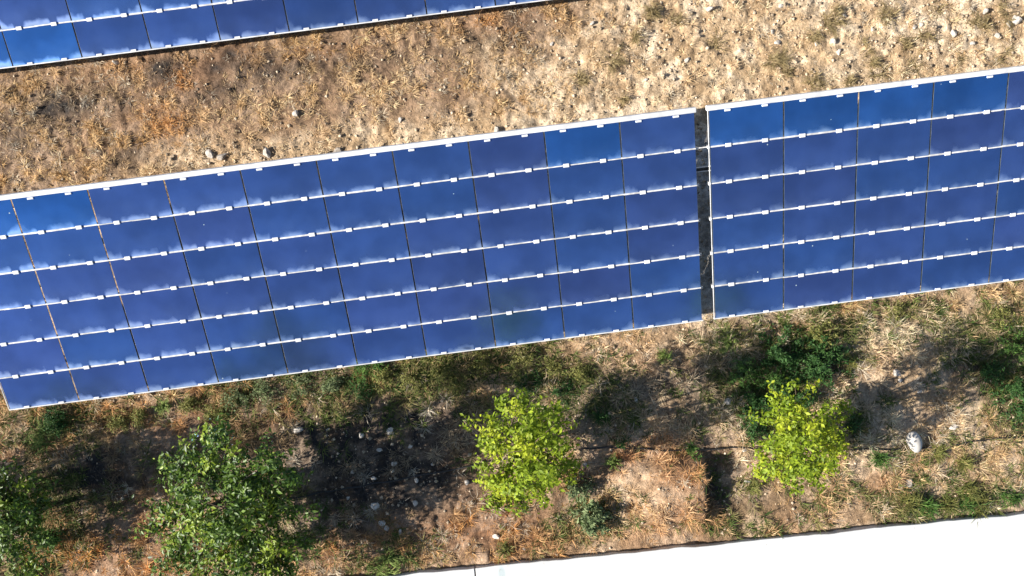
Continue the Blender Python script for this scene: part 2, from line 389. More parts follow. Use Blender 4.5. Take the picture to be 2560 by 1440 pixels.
# ------------------------------------------------------------------ solar tables
CT, ST = cos(TILT), sin(TILT)
def panel_mesh():
    w, h, t = 0.5945, 0.2985, 0.0045
    V = [(-w, -h, -t), (w, -h, -t), (w, h, -t), (-w, h, -t), (-w, -h, t), (w, -h, t), (w, h, t), (-w, h, t),
         (-w + .002, -h + .003, t), (w - .002, -h + .003, t), (w - .002, h - .003, t), (-w + .002, h - .003, t)]
    Q = [(8, 9, 10, 11), (3, 2, 1, 0), (0, 1, 5, 4), (1, 2, 6, 5), (2, 3, 7, 6), (3, 0, 4, 7), (4, 5, 9, 8), (5, 6, 10, 9), (6, 7, 11, 10), (7, 4, 8, 11)]
    return mesh_np('solar_panel', V, quads=Q, mats=[M_PANEL, M_EDGE], mi=[0] + [1] * 9)
ME_PANEL = panel_mesh()
ME_CLIP = box_me('clip', 0.098, 0.062, 0.022, M_CLIP, 0.006)
ME_EDGECLIP = box_me('clip', 0.098, 0.034, 0.020, M_CLIP, 0.006)
ME_SHORT = box_me('rail_strip', 0.249, 0.029, 0.010, M_STRIP, 0.003)
ME_STRIP = box_me('rail_strip', 0.478, 0.029, 0.010, M_STRIP, 0.003)
ME_POST = box_me('post', 0.09, 0.12, 1.0, M_STEEL, 0.006)
prs = random.Random(3)
def array(name, x0, ytop, cols, label, bright=(), pal=None):
    """table whose high edge starts at world (x0, ytop)"""
    zb = ZTOP
    root = tag(empty(name, (x0, ytop, 0)), label, 'solar array', 'tilted tables of blue solar panels')
    def P(u, v, n=0.0): return (u, v * CT - n * ST, zb + v * ST + n * CT)
    rot = (TILT, 0, 0)
    L = cols * PW
    def add(nm, me, u, v, n=0.0, rx=rot):
        return mobj(nm, me, root, P(u, v, n), rx)
    for r in range(ROWS):
        for k in range(cols):
            o = add('solar_panel', ME_PANEL, (k + .5) * PW, -(r + .5) * PH, prs.uniform(-.0015, .0015))
            o.rotation_euler = (TILT + prs.gauss(0, .0035), prs.gauss(0, .0035), 0)
            t = prs.random()
            base = np.array([0.100, 0.170, 0.450]) * (1 - t) + np.array([0.076, 0.182, 0.485]) * t
            if (k, r) in bright: base = np.array([0.052, 0.198, 0.565])
            base = base * prs.uniform(.93, 1.12)
            o.color = (*base, 1)
    # carriers along the module joints, each with its clips and cover strips
    me = box_me('rail', L + .06, .05, .06, M_STEEL, .004)
    def sub(nm, m_, rail, u, dv, dn): return mobj(nm, m_, rail, (u - L / 2, dv, dn))
    tr = add('top_rail', box_me('top_rail', L + .05, .082, .085, M_ALU, .008), L / 2, .016, -.033)
    br = add('bottom_rail', box_me('bottom_rail', L + .03, .020, .05, M_ALU, .004), L / 2, -ROWS * PH - .004, -.017)
    for r in range(ROWS + 1):
        rail = tr if r == 0 else br if r == ROWS else add('rail', me, L / 2, -r * PH, -.042)
        for k in range(cols):
            for s in (-.30, .30):
                u = (k + .5) * PW + s
                if r == 0: sub('clip', ME_EDGECLIP, rail, u, -.061, .045)
                elif r == ROWS: sub('clip', ME_EDGECLIP, rail, u, .022, .029)
                else:
                    sub('clip', ME_CLIP, rail, u, 0, .054)
                    if k == 0 and s < 0: sub('rail_strip', ME_SHORT, rail, .126, .001, .043)
                    else: sub('rail_strip', ME_STRIP, rail, u - .292, .001, .043)
                    if k == cols - 1 and s > 0: sub('rail_strip', ME_SHORT, rail, L - .126, .001, .043)
    nr = max(2, round(L / 2.9))
    raf = box_me('rafter', .07, ROWS * PH - .2, .11, M_STEEL, .006)
    for i in range(nr):
        u = L * (i + .5) / nr
        add('rafter', raf, u, -ROWS * PH / 2, -.128)
        for v in (-.75, -ROWS * PH + .75):
            p = P(u, v, -.18)
            q = mobj('post', ME_POST, root, (u, p[1], (p[2] - .12) / 2 - 0.0))
            q.scale = (1, 1, p[2] + .12)
    return root, P
LT, PL = array('solar_array', 0.0, 0.0, 10, 'blue solar panel table ten panels long, edged by weeds and olive green scrub', {(0, 0), (1, 0), (8, 0)})
GAP = 0.2177
XR = 10 * PW + GAP
RT, PR = array('solar_array', XR, 0.0, 7, 'blue solar panel table across the narrow gap, upslope of the big pale boulder', {(0, 0), (1, 0), (2, 0), (3, 0)})
# upper table: low edge at Y = 2.54
YU = 2.545 + ROWS * PH * CT
UT, PU = array('solar_array', 0.755 - 2 * PW, YU, 12, 'blue solar panel table beyond the strip of dry brown grass, low edge shading it', {(2, 5), (1, 5)})
# end clips of the right-hand table and the links across the gap
for r in range(1, ROWS): mobj('end_clip', box_me('end_clip', .04, .05, .03, M_CLIP, .006), RT, PR(-.018, -r * PH, .004), (TILT, 0, 0))
mobj('end_trim', box_me('end_trim', .010, ROWS * PH - .02, .02, M_ALU, .002), RT, PR(-.009, -ROWS * PH / 2, -.004), (TILT, 0, 0))
mobj('end_trim', box_me('end_trim', .012, ROWS * PH - .02, .02, M_ALU, .002), LT, PL(-.010, -ROWS * PH / 2, -.004), (TILT, 0, 0))
mobj('link_bar', box_me('link_bar', GAP + .1, .018, .012, M_STRIP, .002), LT, PL(10 * PW + GAP / 2 - .02, -PH, -.03), (TILT, 0, 0))
mobj('link_beam', box_me('link_beam', GAP + .6, .05, .05, M_HOSE, .004), LT, PL(10 * PW + GAP / 2, -1.00, -.16), (TILT, 0, 0))
for dv in (-.036, .036): mobj('link_flange', box_me('link_flange', GAP + .5, .018, .012, M_ALU, .003), LT, PL(10 * PW + GAP / 2, -1.00 + dv, -.135), (TILT, 0, 0))

# ------------------------------------------------------------------ leaves
def leaves_me(name, pos, nrm, size, aspect, cols, m, rs, fold=.25):
    """pos Nx3, nrm Nx3 preferred normal; makes a folded pointed leaf each (4 triangles)"""
    n = len(pos)
    nrm = nrm / (np.linalg.norm(nrm, axis=1, keepdims=True) + 1e-9)
    d = rs.normal(size=(n, 3)); d -= (d * nrm).sum(1, keepdims=True) * nrm; d /= np.linalg.norm(d, axis=1, keepdims=True)
    s = np.cross(nrm, d)
    L = size[:, None]; W = L * aspect
    base = pos - d * L * .5; tip = pos + d * L * .5 - nrm * L * .12
    mid = pos - nrm * L * fold * .25
    l = pos + s * W * .5 + d * L * .03; r = pos - s * W * .5 + d * L * .03
    V = np.stack([base, l, tip, r, mid], 1).reshape(-1, 3)
    i = (np.arange(n) * 5)[:, None]
    T = np.concatenate([i + np.array([[0, 4, 1]]), i + np.array([[1, 4, 2]]), i + np.array([[0, 3, 4]]), i + np.array([[3, 2, 4]])])
    return mesh_np(name, V, tris=T, col=np.repeat(cols, 5, 0), mats=[m])

def bez(a, b, bend, n=6):
    a = np.asarray(a, float); b = np.asarray(b, float); mid = (a + b) / 2 + bend
    t = np.linspace(0, 1, n)[:, None]
    return (1 - t) ** 2 * a + 2 * t * (1 - t) * mid + t ** 2 * b

def tree(name, base_px, lobes, label, leafm, cA, cB, cC, per, lsz, asp, seed, cat='tree', trunk_r=.05, split=.55, group='young citrus trees in a row beside the pavement', shell=.45):
    """lobes: (px, py, r_px, z) ; base_px: where the stem meets the ground"""
    rs = np.random.default_rng(seed)
    g = p2g(*base_px); B = np.array([g[0], g[1], gz(g[0], g[1])])
    root = tag(empty(name, tuple(B)), label, cat, group)
    bag = Bag()
    fork = np.array([0.02, 0.0, split])
    bag.add(*tube(bez((0, 0, -.08), fork, rs.normal(0, .03, 3)), np.linspace(trunk_r * 1.25, trunk_r * .85, 6), 8))
    P = []; Nn = []; C = []
    for (lx, ly, lr, lz) in lobes:
        c = p2g(lx, ly, lz) - B; r = lr * mpp(lz)
        path = bez(fork, c, rs.normal(0, .06, 3) + [0, 0, .05], 7)
        bag.add(*tube(path, np.linspace(trunk_r * .6, trunk_r * .2, 7), 6))
        nt_ = max(7, int(30 * r))
        for q in range(nt_):
            d = rs.normal(size=3); d[2] = d[2] * .8 + .25; d /= np.linalg.norm(d)
            rr = r * rs.uniform(.6, 1.4)
            e = c + d * rr * np.array([1, 1, .85])
            s0 = path[rs.integers(3, 7)]
            tw = bez(s0, e, rs.normal(0, .05, 3), 5)
            bag.add(*tube(tw, np.linspace(trunk_r * .16, .003, 5), 4))
            k = max(6, int(per * r * r / nt_ * rs.uniform(.6, 1.4)))
            t = rs.uniform(shell, 1.03, k) ** .8
            pts = (1 - t)[:, None] * tw[0] + t[:, None] * tw[-1] + rs.normal(0, .04 + r * .05, (k, 3))
            nn = (pts - c) / r * .7 + np.array([-.15, 0, .9]) + rs.normal(0, .8, (k, 3))
            shade = rs.random(k)
            young = rs.random() < .22
            col = cA * (1 - shade)[:, None] + cB * shade[:, None]
            if young: col = col * .4 + cC * .6
            col = col * rs.uniform(.75, 1.2, (k, 1))
            P.append(pts); Nn.append(nn); C.append(col)
    P = np.concatenate(P); Nn = np.concatenate(Nn); C = np.concatenate(C)
    keep = P[:, 2] > .05
    P, Nn, C = P[keep], Nn[keep], C[keep]
    sz = lsz * rs.uniform(.6, 1.25, len(P))
    mobj('crown', leaves_me('crown', P, Nn, sz, asp, C, leafm, rs), root)
    mobj('trunk', mesh_np('trunk', bag.V, quads=bag.Q, mats=[M_BARK], smooth=True), root)
    return root
A = np.array
DK = (A([.026, .068, .008]), A([.125, .205, .020]), A([.29, .37, .028]))
LG = (A([.115, .180, .010]), A([.30, .385, .022]), A([.46, .50, .03]))
tree('citrus_tree', (635, 1215), [(555, 1125, 74, 2.5), (478, 1185, 84, 1.7), (635, 1180, 74, 2.5), (450, 1300, 78, 1.4), (560, 1270, 110, 2.1), (680, 1290, 92, 1.6), (500, 1395, 92, 1.3),
     (620, 1420, 95, 1.3), (710, 1390, 70, .9), (390, 1312, 26, 1.3), (705, 1200, 62, 2.0), (600, 1350, 80, 1.8), (660, 1250, 80, .9), (560, 1230, 80, 1.0), (610, 1330, 80, .8)],
     'large dark green citrus tree with glossy leaves and a broad shadow beside it', M_LEAF_D, *DK, 3500, .098, .42, 11, trunk_r=.06)
tree('citrus_tree', (90, 1272), [(18, 1215, 60, 1.5), (-30, 1275, 92, 1.9), (20, 1330, 80, 1.5), (20, 1400, 75, 1.0), (-80, 1340, 90, 1.6), (75, 1270, 45, 1.1), (40, 1240, 80, .9)],
     'dark green citrus tree standing amid lime and green undergrowth', M_LEAF_D, *DK, 3200, .098, .42, 12)
tree('citrus_tree', (-180, 1270), [(-300, 1265, 85, 1.7), (-340, 1330, 90, 1.8), (-250, 1330, 85, 1.5), (-330, 1210, 60, 1.5), (-230, 1275, 70, .9)],
     'dark green citrus tree shading the brown weeds past the table end', M_LEAF_D, *DK, 2300, .104, .42, 13)
tree('citrus_tree', (1290, 1112), [(1285, 1040, 66, 2.4), (1370, 1060, 55, 2.2), (1222, 1085, 52, 1.6), (1320, 1125, 96, 2.6), (1245, 1180, 50, 1.4), (1345, 1205, 76, 1.9), (1412, 1165, 36, 1.4),
     (1268, 1240, 46, 1.1), (1160, 1052, 16, 1.6), (1303, 1262, 26, .9), (1440, 1185, 15, 1.2), (1290, 1010, 26, 1.8), (1330, 1090, 80, 1.0), (1370, 1130, 60, 1.2), (1290, 1140, 70, .8)],
     'yellow green citrus sapling with ragged crown next to the wide dark shadow', M_LEAF_L, *LG, 3900, .084, .5, 14, trunk_r=.04, shell=.5)
tree('citrus_tree', (1950, 1075), [(1990, 1000, 50, 2.2), (1962, 1055, 56, 2.0), (2040, 1062, 58, 2.3), (2000, 1110, 92, 2.6), (1938, 1128, 54, 1.5), (2066, 1135, 56, 1.6), (1990, 1185, 56, 1.3),
     (2112, 1030, 26, 1.5), (1930, 1160, 44, 1.1), (2095, 1085, 28, 1.4), (1990, 1090, 75, 1.0), (2030, 1130, 60, .8)],
     'bright yellow green citrus sapling growing against dark green weeds', M_LEAF_L, *LG, 4300, .080, .5, 15, trunk_r=.04, shell=.5)

# ------------------------------------------------------------------ weeds and shrubs
def shrub(px, py, r, h, label, cA, cB, seed, lsz=.05, asp=.4, n=500, name='weed_bush', cat='bush', group='leafy weeds along the tree row'):
    rs = np.random.default_rng(seed)
    g = p2g(px, py); B = np.array([g[0], g[1], gz(g[0], g[1])])
    root = tag(empty(name, tuple(B), rs.uniform(0, 6)), label, cat, group)
    bag = Bag(); P = []; Nn = []; C = []
    ns = int(18 + 45 * r); lob = rs.random(7) * 1.5
    for i in range(ns):
        a = rs.uniform(0, 2 * pi); q = r * math.sqrt(rs.random()) * rs.uniform(.7, 1.15) * (.72 + .5 * lob[int(a / 6.2832 * 7) % 7])
        e = np.array([q * cos(a), q * sin(a), h * (1 - .6 * (q / r) ** 2) * rs.uniform(.6, 1.1)])
        s = np.array([q * .3 * cos(a), q * .3 * sin(a), -.02])
        p = bez(s, e, [0, 0, h * .2], 5); bag.add(*tube(p, np.linspace(.006, .002, 5), 3))
        k = max(5, int(1.7 * n / ns)); t = rs.uniform(.2, 1.05, k)
        ii = np.clip(t, 0, .999) * 4; i0 = ii.astype(int); f = (ii - i0)[:, None]
        pts = p[i0] * (1 - f) + p[np.minimum(i0 + 1, 4)] * f + rs.normal(0, .03, (k, 3))
        w = rs.random((k, 1)); C.append((cA * (1 - w) + cB * w) * rs.uniform(.7, 1.25, (k, 1)))
        P.append(pts); Nn.append(rs.normal(0, .6, (k, 3)) + [cos(a) * .3, sin(a) * .3, .8])
    P = np.concatenate(P); P[:, 2] = np.maximum(P[:, 2], .01)
    mobj('foliage', leaves_me('foliage', P, np.concatenate(Nn), lsz * rs.uniform(.6, 1.3, len(P)), asp, np.concatenate(C), M_WEED, rs), root)
    mobj('stem', mesh_np('stem', bag.V, quads=bag.Q, mats=[M_BARK]), root)
    return root
DG = (A([.025, .075, .02]), A([.07, .15, .035])); MG = (A([.06, .14, .03]), A([.14, .25, .05])); GG = (A([.10, .15, .06]), A([.27, .32, .15]))
OL = (A([.12, .14, .035]), A([.32, .30, .09])); YG = (A([.16, .24, .05]), A([.30, .36, .10]))
shrub(1478, 1285, .36, .60, 'tall grey green bush with broad leaves near the pavement edge', *GG, 21, .08, .42, 750)
shrub(1442, 1222, .26, .40, 'low grey green bush between the ragged sapling and the tall bush', *GG, 22, .06, .42, 350)
shrub(150, 1052, .28, .40, 'dense dark green weed under the end of the long panel table', *DG, 23, .05, .4, 650)
shrub(1862, 935, .40, .42, 'light green spreading weed at the edge of the dark weed thicket', *MG, 24, .06, .3, 620)
shrub(1935, 960, .36, .36, 'mid green weed touching the bright sapling on its panel side', *MG, 25, .06, .3, 720)
shrub(2050, 905, .52, .55, 'dark green weed thicket beside pale straw, behind the bright sapling', *DG, 26, .06, .35, 1900)
shrub(1950, 885, .50, .50, 'dark green weed thicket close to the panel table', *DG, 27, .06, .35, 1700)
shrub(2050, 830, .30, .35, 'olive green weed heap between thicket and short panel table', *OL, 34, .06, .32, 600)
shrub(1890, 1015, .40, .32, 'shaded dark green weed next to a round white stone', *DG, 28, .06, .35, 1000)
shrub(1990, 985, .46, .42, 'dark green weed right behind the bright sapling crown', *DG, 35, .06, .35, 1400)
shrub(2130, 1060, .20, .28, 'small dark green weed in the shadow of the bright sapling', *DG, 29, .05, .4, 260)
shrub(1880, 1080, .24, .22, 'flat dark green weed by the stem of the bright sapling', *DG, 36, .05, .35, 360)
for i, (x, y, r) in enumerate([(590, 990, .30), (665, 972, .32), (750, 960, .32), (830, 958, .26), (905, 975, .24), (1110, 930, .34), (1200, 912, .30), (1300, 905, .34), (1390, 915, .32), (1030, 940, .32), (1400, 975, .26), (960, 945, .26),
                               (1140, 960, .26), (1320, 955, .28), (480, 1010, .22), (540, 1030, .22), (1450, 930, .22), (300, 1055, .2), (350, 1040, .22)]):
    kd = 'grey green' if i in (0, 1, 2, 3) else 'dark green' if i in (4, 10, 13) else 'olive yellow'
    shrub(x, y, r, .24, 'low %s weed clump along the low edge of the long panel table' % kd, *{'g': GG, 'd': DG, 'o': OL}[kd[0]], 40 + i, .05, .28, 480, group=kd + ' weed clumps under the panel edge')
shrub(2525, 865, .36, .38, 'broad mid green weed at the sunny end of the weed strip', *MG, 61, .06, .25, 620)
shrub(2545, 985, .52, .50, 'dark green bushy weed in shade, beyond the boulder', *DG, 62, .06, .3, 1500)
shrub(2470, 930, .30, .35, 'dusky green weed sprawling beside the dark bushy weed', *DG, 67, .06, .3, 480)
shrub(2495, 790, .26, .25, 'small olive weed on pale straw near the short panel table', *OL, 63, .05, .3, 360)
shrub(2235, 778, .26, .25, 'small dark olive weed tight against the short panel table', *OL, 64, .05, .3, 380)
shrub(130, 1345, .32, .3, 'green undergrowth weed beside the citrus tree at the table end', *MG, 65, .06, .35, 520)
shrub(60, 1425, .30, .25, 'yellowish green weed at the foot of the undergrowth citrus tree', *YG, 66, .05, .3, 440)

def feather(px, py, r, label, cA, cB, seed, name='feathery_weed', n=120, h=.2, cat='weed', group='feathery weeds among the dry grass', wid=.008, leaflets=True):
    """loose rosette of thin arching fronds leaning one way, with or without little side leaflets"""
    rs = np.random.default_rng(seed)
    g = p2g(px, py); B = np.array([g[0], g[1], gz(g[0], g[1])])
    V = []; Q = []; C = []
    def blade(p0, p1, p2, w, col):
        d = p2 - p0; s = np.cross(d, [0, 0, 1.]); s /= (np.linalg.norm(s) + 1e-9)
        o = len(V); V.extend([p0 - s * w, p0 + s * w, p1 + s * w, p1 - s * w, p2 + s * w * .25, p2 - s * w * .25])
        Q.extend([(o, o + 1, o + 2, o + 3), (o + 3, o + 2, o + 4, o + 5)]); C.extend([col] * 6)
    lean = rs.uniform(0, 2 * pi); heads = rs.normal(0, r * .35, (rs.integers(2, 6), 2))
    for i in range(int(n * 1.4)):
        a = lean + rs.normal(0, 1.5); L = r * abs(rs.normal(.55, .35)) + .03; up = rs.uniform(.1, 1) * h
        hx, hy = heads[rs.integers(len(heads))]
        p0 = np.array([hx + rs.normal(0, r * .10), hy + rs.normal(0, r * .10), -.01]); dirv = np.array([cos(a), sin(a), 0])
        b = a + rs.normal(0, .5)
        p1 = p0 + dirv * L * .5 + [0, 0, up]; p2 = p1 + np.array([cos(b), sin(b), 0]) * L * .5 + [0, 0, up * rs.uniform(-.7, .3)]
        w = rs.random(); col = (cA * (1 - w) + cB * w) * rs.uniform(.65, 1.3)
        blade(p0, p1, p2, wid * rs.uniform(.4, .9), col)
        if leaflets:
            for t in (.4, .6, .8):
                q = p0 * (1 - t) ** 2 + 2 * t * (1 - t) * p1 + t * t * p2
                for sgn in (-1, 1):
                    b2 = a + sgn * rs.uniform(.4, 1.0); e = q + np.array([cos(b2), sin(b2), rs.uniform(-.1, .4)]) * L * rs.uniform(.12, .3)
                    blade(q, (q + e) / 2, e, wid * .4, col)
    o = mobj(name, mesh_np(name, V, quads=Q, col=A(C), mats=[M_WEED]), None, tuple(B))
    return tag(o, label, cat, group)
feather(112, 1088, .25, 'pale lime feathery weed next to the dense dark green weed', *YG, 71)
feather(962, 1405, .27, 'pale lime feathery weed near the end of the white pavement', *YG, 72)
feather(1818, 842, .22, 'pale lime feathery weed on orange straw below the gap between the tables', *YG, 73)
feather(412, 1012, .13, 'small bright feathery weed amid red brown straw near the table', *YG, 74, n=60)
feather(1655, 895, .15, 'small lime feathery weed on pale straw near the long table', *YG, 75, n=60)
feather(892, 925, .18, 'green feathery weed pressed to the long table edge', *MG, 76, n=70)
feather(942, 912, .16, 'smaller green feathery weed pressed to the long table edge', *MG, 77, n=60)
feather(1532, 1150, .13, 'lime tuft by the black hose, next to the ragged sapling', *YG, 78, n=50)
feather(1552, 1100, .13, 'dark green tuft in half shade just above the black hose', *DG, 79, n=50)
feather(1735, 1130, .14, 'bright green tuft growing over the black hose', *MG, 80, n=60)
feather(1505, 1045, .16, 'dark green tuft in the shadow of the ragged sapling', *DG, 81, n=60)
feather(1880, 1215, .14, 'olive tuft next to the painted dark shadow of the straw bank', *OL, 82, n=60)
feather(1858, 920, .20, 'silvery green feathery weed at the sunny rim of the thicket', *GG, 83, n=90)
feather(2050, 850, .18, 'lime feathery weed topping the dark thicket', *YG, 84, n=80)
feather(2340, 1130, .16, 'green grassy tuft by the big pale boulder', *OL, 85, n=70)
feather(2130, 905, .18, 'olive tuft between thicket and pale straw', *OL, 86, n=70)
feather(1265, 1372, .14, 'low olive tuft close to the pavement edge and a grey stone', *OL, 87, n=60)
for i, (x, y) in enumerate([(2370, 1262), (2420, 1258), (2460, 1252), (2310, 1268), (2270, 1252), (2510, 1245), (2420, 1226), (2205, 1130), (2400, 1165)]):
    feather(x, y, .24, 'green grass tuft bordering the white pavement past the bright sapling' if i < 7 else 'green grass tuft lying across the black hose', *(MG if i % 2 else OL), 90 + i, name='grass_tuft', n=110, leaflets=False, h=.24,
            group='green grass tufts by the pavement' if i < 7 else 'green grass tufts on the hose')
DT = (A([.22, .17, .075]), A([.46, .36, .19]))
rs = np.random.default_rng(55)
TUF = [(1925, 140), (1962, 180), (2040, 95), (2075, 60), (2095, 30), (2185, 150), (2160, 120), (2260, 110), (2310, 95), (2220, 40), (2350, 30), (2400, 150), (2450, 60), (2500, 140), (2120, 200), (2030, 205),
       (1690, 60), (1590, 90), (1640, 30), (2290, 160), (2520, 20), (1530, 150), (1450, 200), (1800, 120), (1560, 250), (2210, 175)]
for i, (x, y) in enumerate(TUF):
    feather(x, y, rs.uniform(.12, .30), 'small dry weed tuft with side leaflets on the sandy soil between tables' if i % 3 == 0 else 'small dry tuft of bare blades on the sandy soil between tables', *DT, 120 + i, name='dry_tuft', n=int(rs.uniform(35, 80)), h=.13, leaflets=(i % 3 == 0), wid=.007, group='leafy dry tufts on the sandy strip' if i % 3 == 0 else 'bare dry tufts on the sandy strip')

# ------------------------------------------------------------------ stones
def stone_me(seed, m, sub=3, cuts=14, smooth=False):
    rs = np.random.default_rng(seed)
    bm = bmesh.new(); bmesh.ops.create_icosphere(bm, subdivisions=sub, radius=1)
    K = [(rs.normal(size=3), rs.uniform(.45, .85)) for _ in range(cuts)]
    for v in bm.verts:
        p = np.array(v.co)
        for d, o in K:
            d = d / np.linalg.norm(d); t = float(p @ d)
            if t > o: p = p - d * (t - o) * .97
        v.co = Vector(p * (1 + (.01 if smooth else .05) * (rs.random() - .5)))
    for f in bm.faces: f.smooth = smooth
    me = bpy.data.meshes.new('stone'); bm.to_mesh(me); bm.free(); me.materials.append(m); return me
STM = [stone_me(300 + i, M_STONE, 2) for i in range(4)]; STD = [stone_me(320 + i, M_DARKSTONE, 2) for i in range(3)]
rs = np.random.default_rng(9)
def stone(px, py, r_px, label, me=None, stretch=(1, 1), rz=None, group=None, name='stone', sink=.3):
    g = p2g(px, py); r = r_px * mpp() * 1.12
    sx, sy, sz = r * stretch[0], r * stretch[1], r * .75
    o = mobj(name, me or STM[rs.integers(4)], None, (g[0], g[1], gz(g[0], g[1]) + sz * sink), (rs.uniform(-.2, .2), rs.uniform(-.2, .2), rs.uniform(0, 6) if rz is None else rz))
    o.scale = (sx, sy, sz)
    return tag(o, label, 'stone', group)
stone(2277, 1103, 22, 'big pale rounded boulder lying beside the black hose', stone_me(347, M_BOULDER, 3, 4, True), (.78, 1.15), .1, name='boulder', sink=.9)
stone(2299, 1120, 7, 'small pale stone tucked against the big boulder')
stone(2240, 934, 13, 'elongated white stone on pale straw past the thicket', stretch=(.75, 1.1), rz=.5)
stone(2251, 952, 6, 'small white stone touching the elongated white stone')
stone(1819, 1006, 11, 'round white stone in shade beside the dark green weed')
stone(1861, 1125, 8, 'pale stone at the foot of the bright sapling, on the hose', stretch=(.7, 1.1))
stone(1868, 1203, 7, 'small pinkish stone near the painted dark shadow of the straw bank', stretch=(.7, 1.1))
stone(2382, 1067, 10, 'flat pale stone between boulder and shaded green weed')
stone(2298, 978, 6, 'tiny pale pebble on grey soil in the sapling shadow')
stone(2268, 1210, 13, 'flat sandy stone sunk in dry grass near the pavement', STD[0], (1.2, .8))
stone(1239, 1342, 10, 'grey rounded stone near the pavement edge')
stone(1310, 1372, 6, 'small dull stone right by the pavement edge', STD[1])
stone(1462, 1159, 8, 'small white stone between ragged sapling and lime tuft')
stone(1435, 1121, 7, 'tiny white pebble at the outer leaves of the ragged sapling')
stone(1590, 1000, 8, 'small pale stone in the ragged sapling shadow')
for x, y, r in [(902, 1088, 8), (976, 1078, 11), (985, 1161, 9), (949, 1123, 7), (1026, 1115, 7), (934, 1196, 7), (1166, 1205, 7), (1037, 1257, 8), (957, 1305, 10), (968, 1319, 8), (880, 1180, 6),
                (1040, 1200, 7), (1080, 1160, 5), (870, 1245, 6), (1000, 1330, 7), (820, 1075, 6)]:
    stone(x, y, r, 'pale stone lying in the broad shadow of the large citrus tree', group='pale stones in the tree shadow')
stone(746, 1075, 12, 'pale stone where the large tree shadow meets red brown straw')
stone(940, 1262, 12, 'largest pale stone in the broad shadow of the large citrus tree')
stone(523, 387, 13, 'white rock in the dry strip next to a grey one, beside the long table', stretch=(.8, 1.2), rz=.1)
stone(556, 392, 12, 'grey oval rock beside a white rock above the long table', STD[1], (1.4, .8), .2)
stone(668, 384, 15, 'pale block of rock at the high edge of the long table', STM[1])
stone(846, 374, 11, 'dull rock at the high edge of the long table', STD[2], (1.4, .8), .3)
stone(1240, 326, 9, 'pale stone on bare sand touching the long table')
stone(742, 285, 9, 'single pale stone in the middle of the dry grass strip')
stone(292, 158, 9, 'pale stone in dry grass under the shaded table edge', stretch=(.8, 1.1))
stone(1000, 300, 7, 'little pale stone where dry grass turns to bare sand')
for x, y, r in [(2042, 110, 8), (2082, 104, 8), (2096, 130, 9), (2285, 68, 9), (2382, 85, 11), (2539, 50, 13), (2520, 62, 9), (1717, 151, 9), (1945, 104, 9), (1773, 25, 9), (2110, 40, 6), (2300, 62, 6), (2180, 75, 6),
                (2460, 30, 8), (1930, 80, 6), (1480, 60, 6), (1380, 110, 6), (2330, 120, 7), (2430, 110, 7), (1615, 200, 5), (2490, 90, 8), (1950, 18, 7)]:
    stone(x, y, r, 'whitish stone on the sandy soil between the tables', group='white stones on the sandy strip')

# ------------------------------------------------------------------ irrigation hose
hp = [(700, 1250), (790, 1233), (870, 1219), (950, 1206), (1100, 1178), (1300, 1140), (1480, 1119), (1600, 1121), (1700, 1125), (1850, 1119), (2000, 1124), (2200, 1122), (2290, 1121), (2345, 1116), (2420, 1105), (2490, 1095), (2600, 1088), (2720, 1080)]
pts = []
for k in range(len(hp) - 1):
    for t in np.linspace(0, 1, 8, endpoint=False):
        q = [hp[max(k - 1, 0)], hp[k], hp[k + 1], hp[min(k + 2, len(hp) - 1)]]; q = np.array(q, float)
        p = .5 * (2 * q[1] + (q[2] - q[0]) * t + (2 * q[0] - 5 * q[1] + 4 * q[2] - q[3]) * t ** 2 + (3 * q[1] - q[0] - 3 * q[2] + q[3]) * t ** 3)
        g = p2g(*p); pts.append((g[0], g[1] + .01 * sin(len(pts) * .9), gz(g[0], g[1]) + .045))
V, Q = tube(pts, .014, 6)
tag(mobj('irrigation_hose', mesh_np('irrigation_hose', V, quads=Q, mats=[M_HOSE], smooth=True)), 'thin black irrigation hose running along the tree row', 'hose')

# ------------------------------------------------------------------ dry and green grass, pebbles
def in_slab(x, y, marg=0.0):
    dx, dy = x - j[0], y - j[1]
    return (-sin(ang) * dx + cos(ang) * dy) < marg
def blades_mesh(name, cx, cy, n, rad, length, col, rs, flat=.5, wid=.0035, bend=1.0):
    """clumps (cx,cy) each with n blades"""
    k = np.repeat(np.arange(len(cx)), n); m = len(k)
    a = rs.uniform(0, 2 * pi, m); q = rad[k] * np.sqrt(rs.random(m))
    x = cx[k] + q * np.cos(a); y = cy[k] + q * np.sin(a)
    ph = a + rs.normal(0, .9, m); L = length[k] * rs.uniform(.4, 1.25, m)
    e0 = np.clip(rs.normal(1.0 - flat * .9, .35, m), .03, 1.45); e1 = np.clip(e0 - bend * rs.uniform(.1, .9, m), -.4, 1.3)
    z = ground_h(x, y)
    d0 = np.stack([np.cos(ph) * np.cos(e0), np.sin(ph) * np.cos(e0), np.sin(e0)], 1); ph2 = ph + rs.normal(0, .35, m)
    d1 = np.stack([np.cos(ph2) * np.cos(e1), np.sin(ph2) * np.cos(e1), np.sin(e1)], 1)
    p0 = np.stack([x, y, z - .004], 1); p1 = p0 + d0 * (L * .5)[:, None]; p2 = p1 + d1 * (L * .5)[:, None]
    p2[:, 2] = np.maximum(p2[:, 2], z + .003)
    tw = rs.uniform(-.6, .6, m)
    s = np.stack([-np.sin(ph) * np.cos(tw), np.cos(ph) * np.cos(tw), np.sin(tw)], 1) * (wid * rs.uniform(.6, 1.5, m))[:, None]
    V = np.stack([p0 - s, p0 + s, p1 + s * .8, p1 - s * .8, p2], 1).reshape(-1, 3)
    i = (np.arange(m) * 5)[:, None]
    c = col[k] * rs.uniform(.65, 1.3, (m, 1)); c = np.clip(c, 0, .85)
    return mesh_np(name, V, tris=i + np.array([[3, 2, 4]]), quads=i + np.array([[0, 1, 2, 3]]), col=np.repeat(c, 5, 0), mats=[M_GRASS])

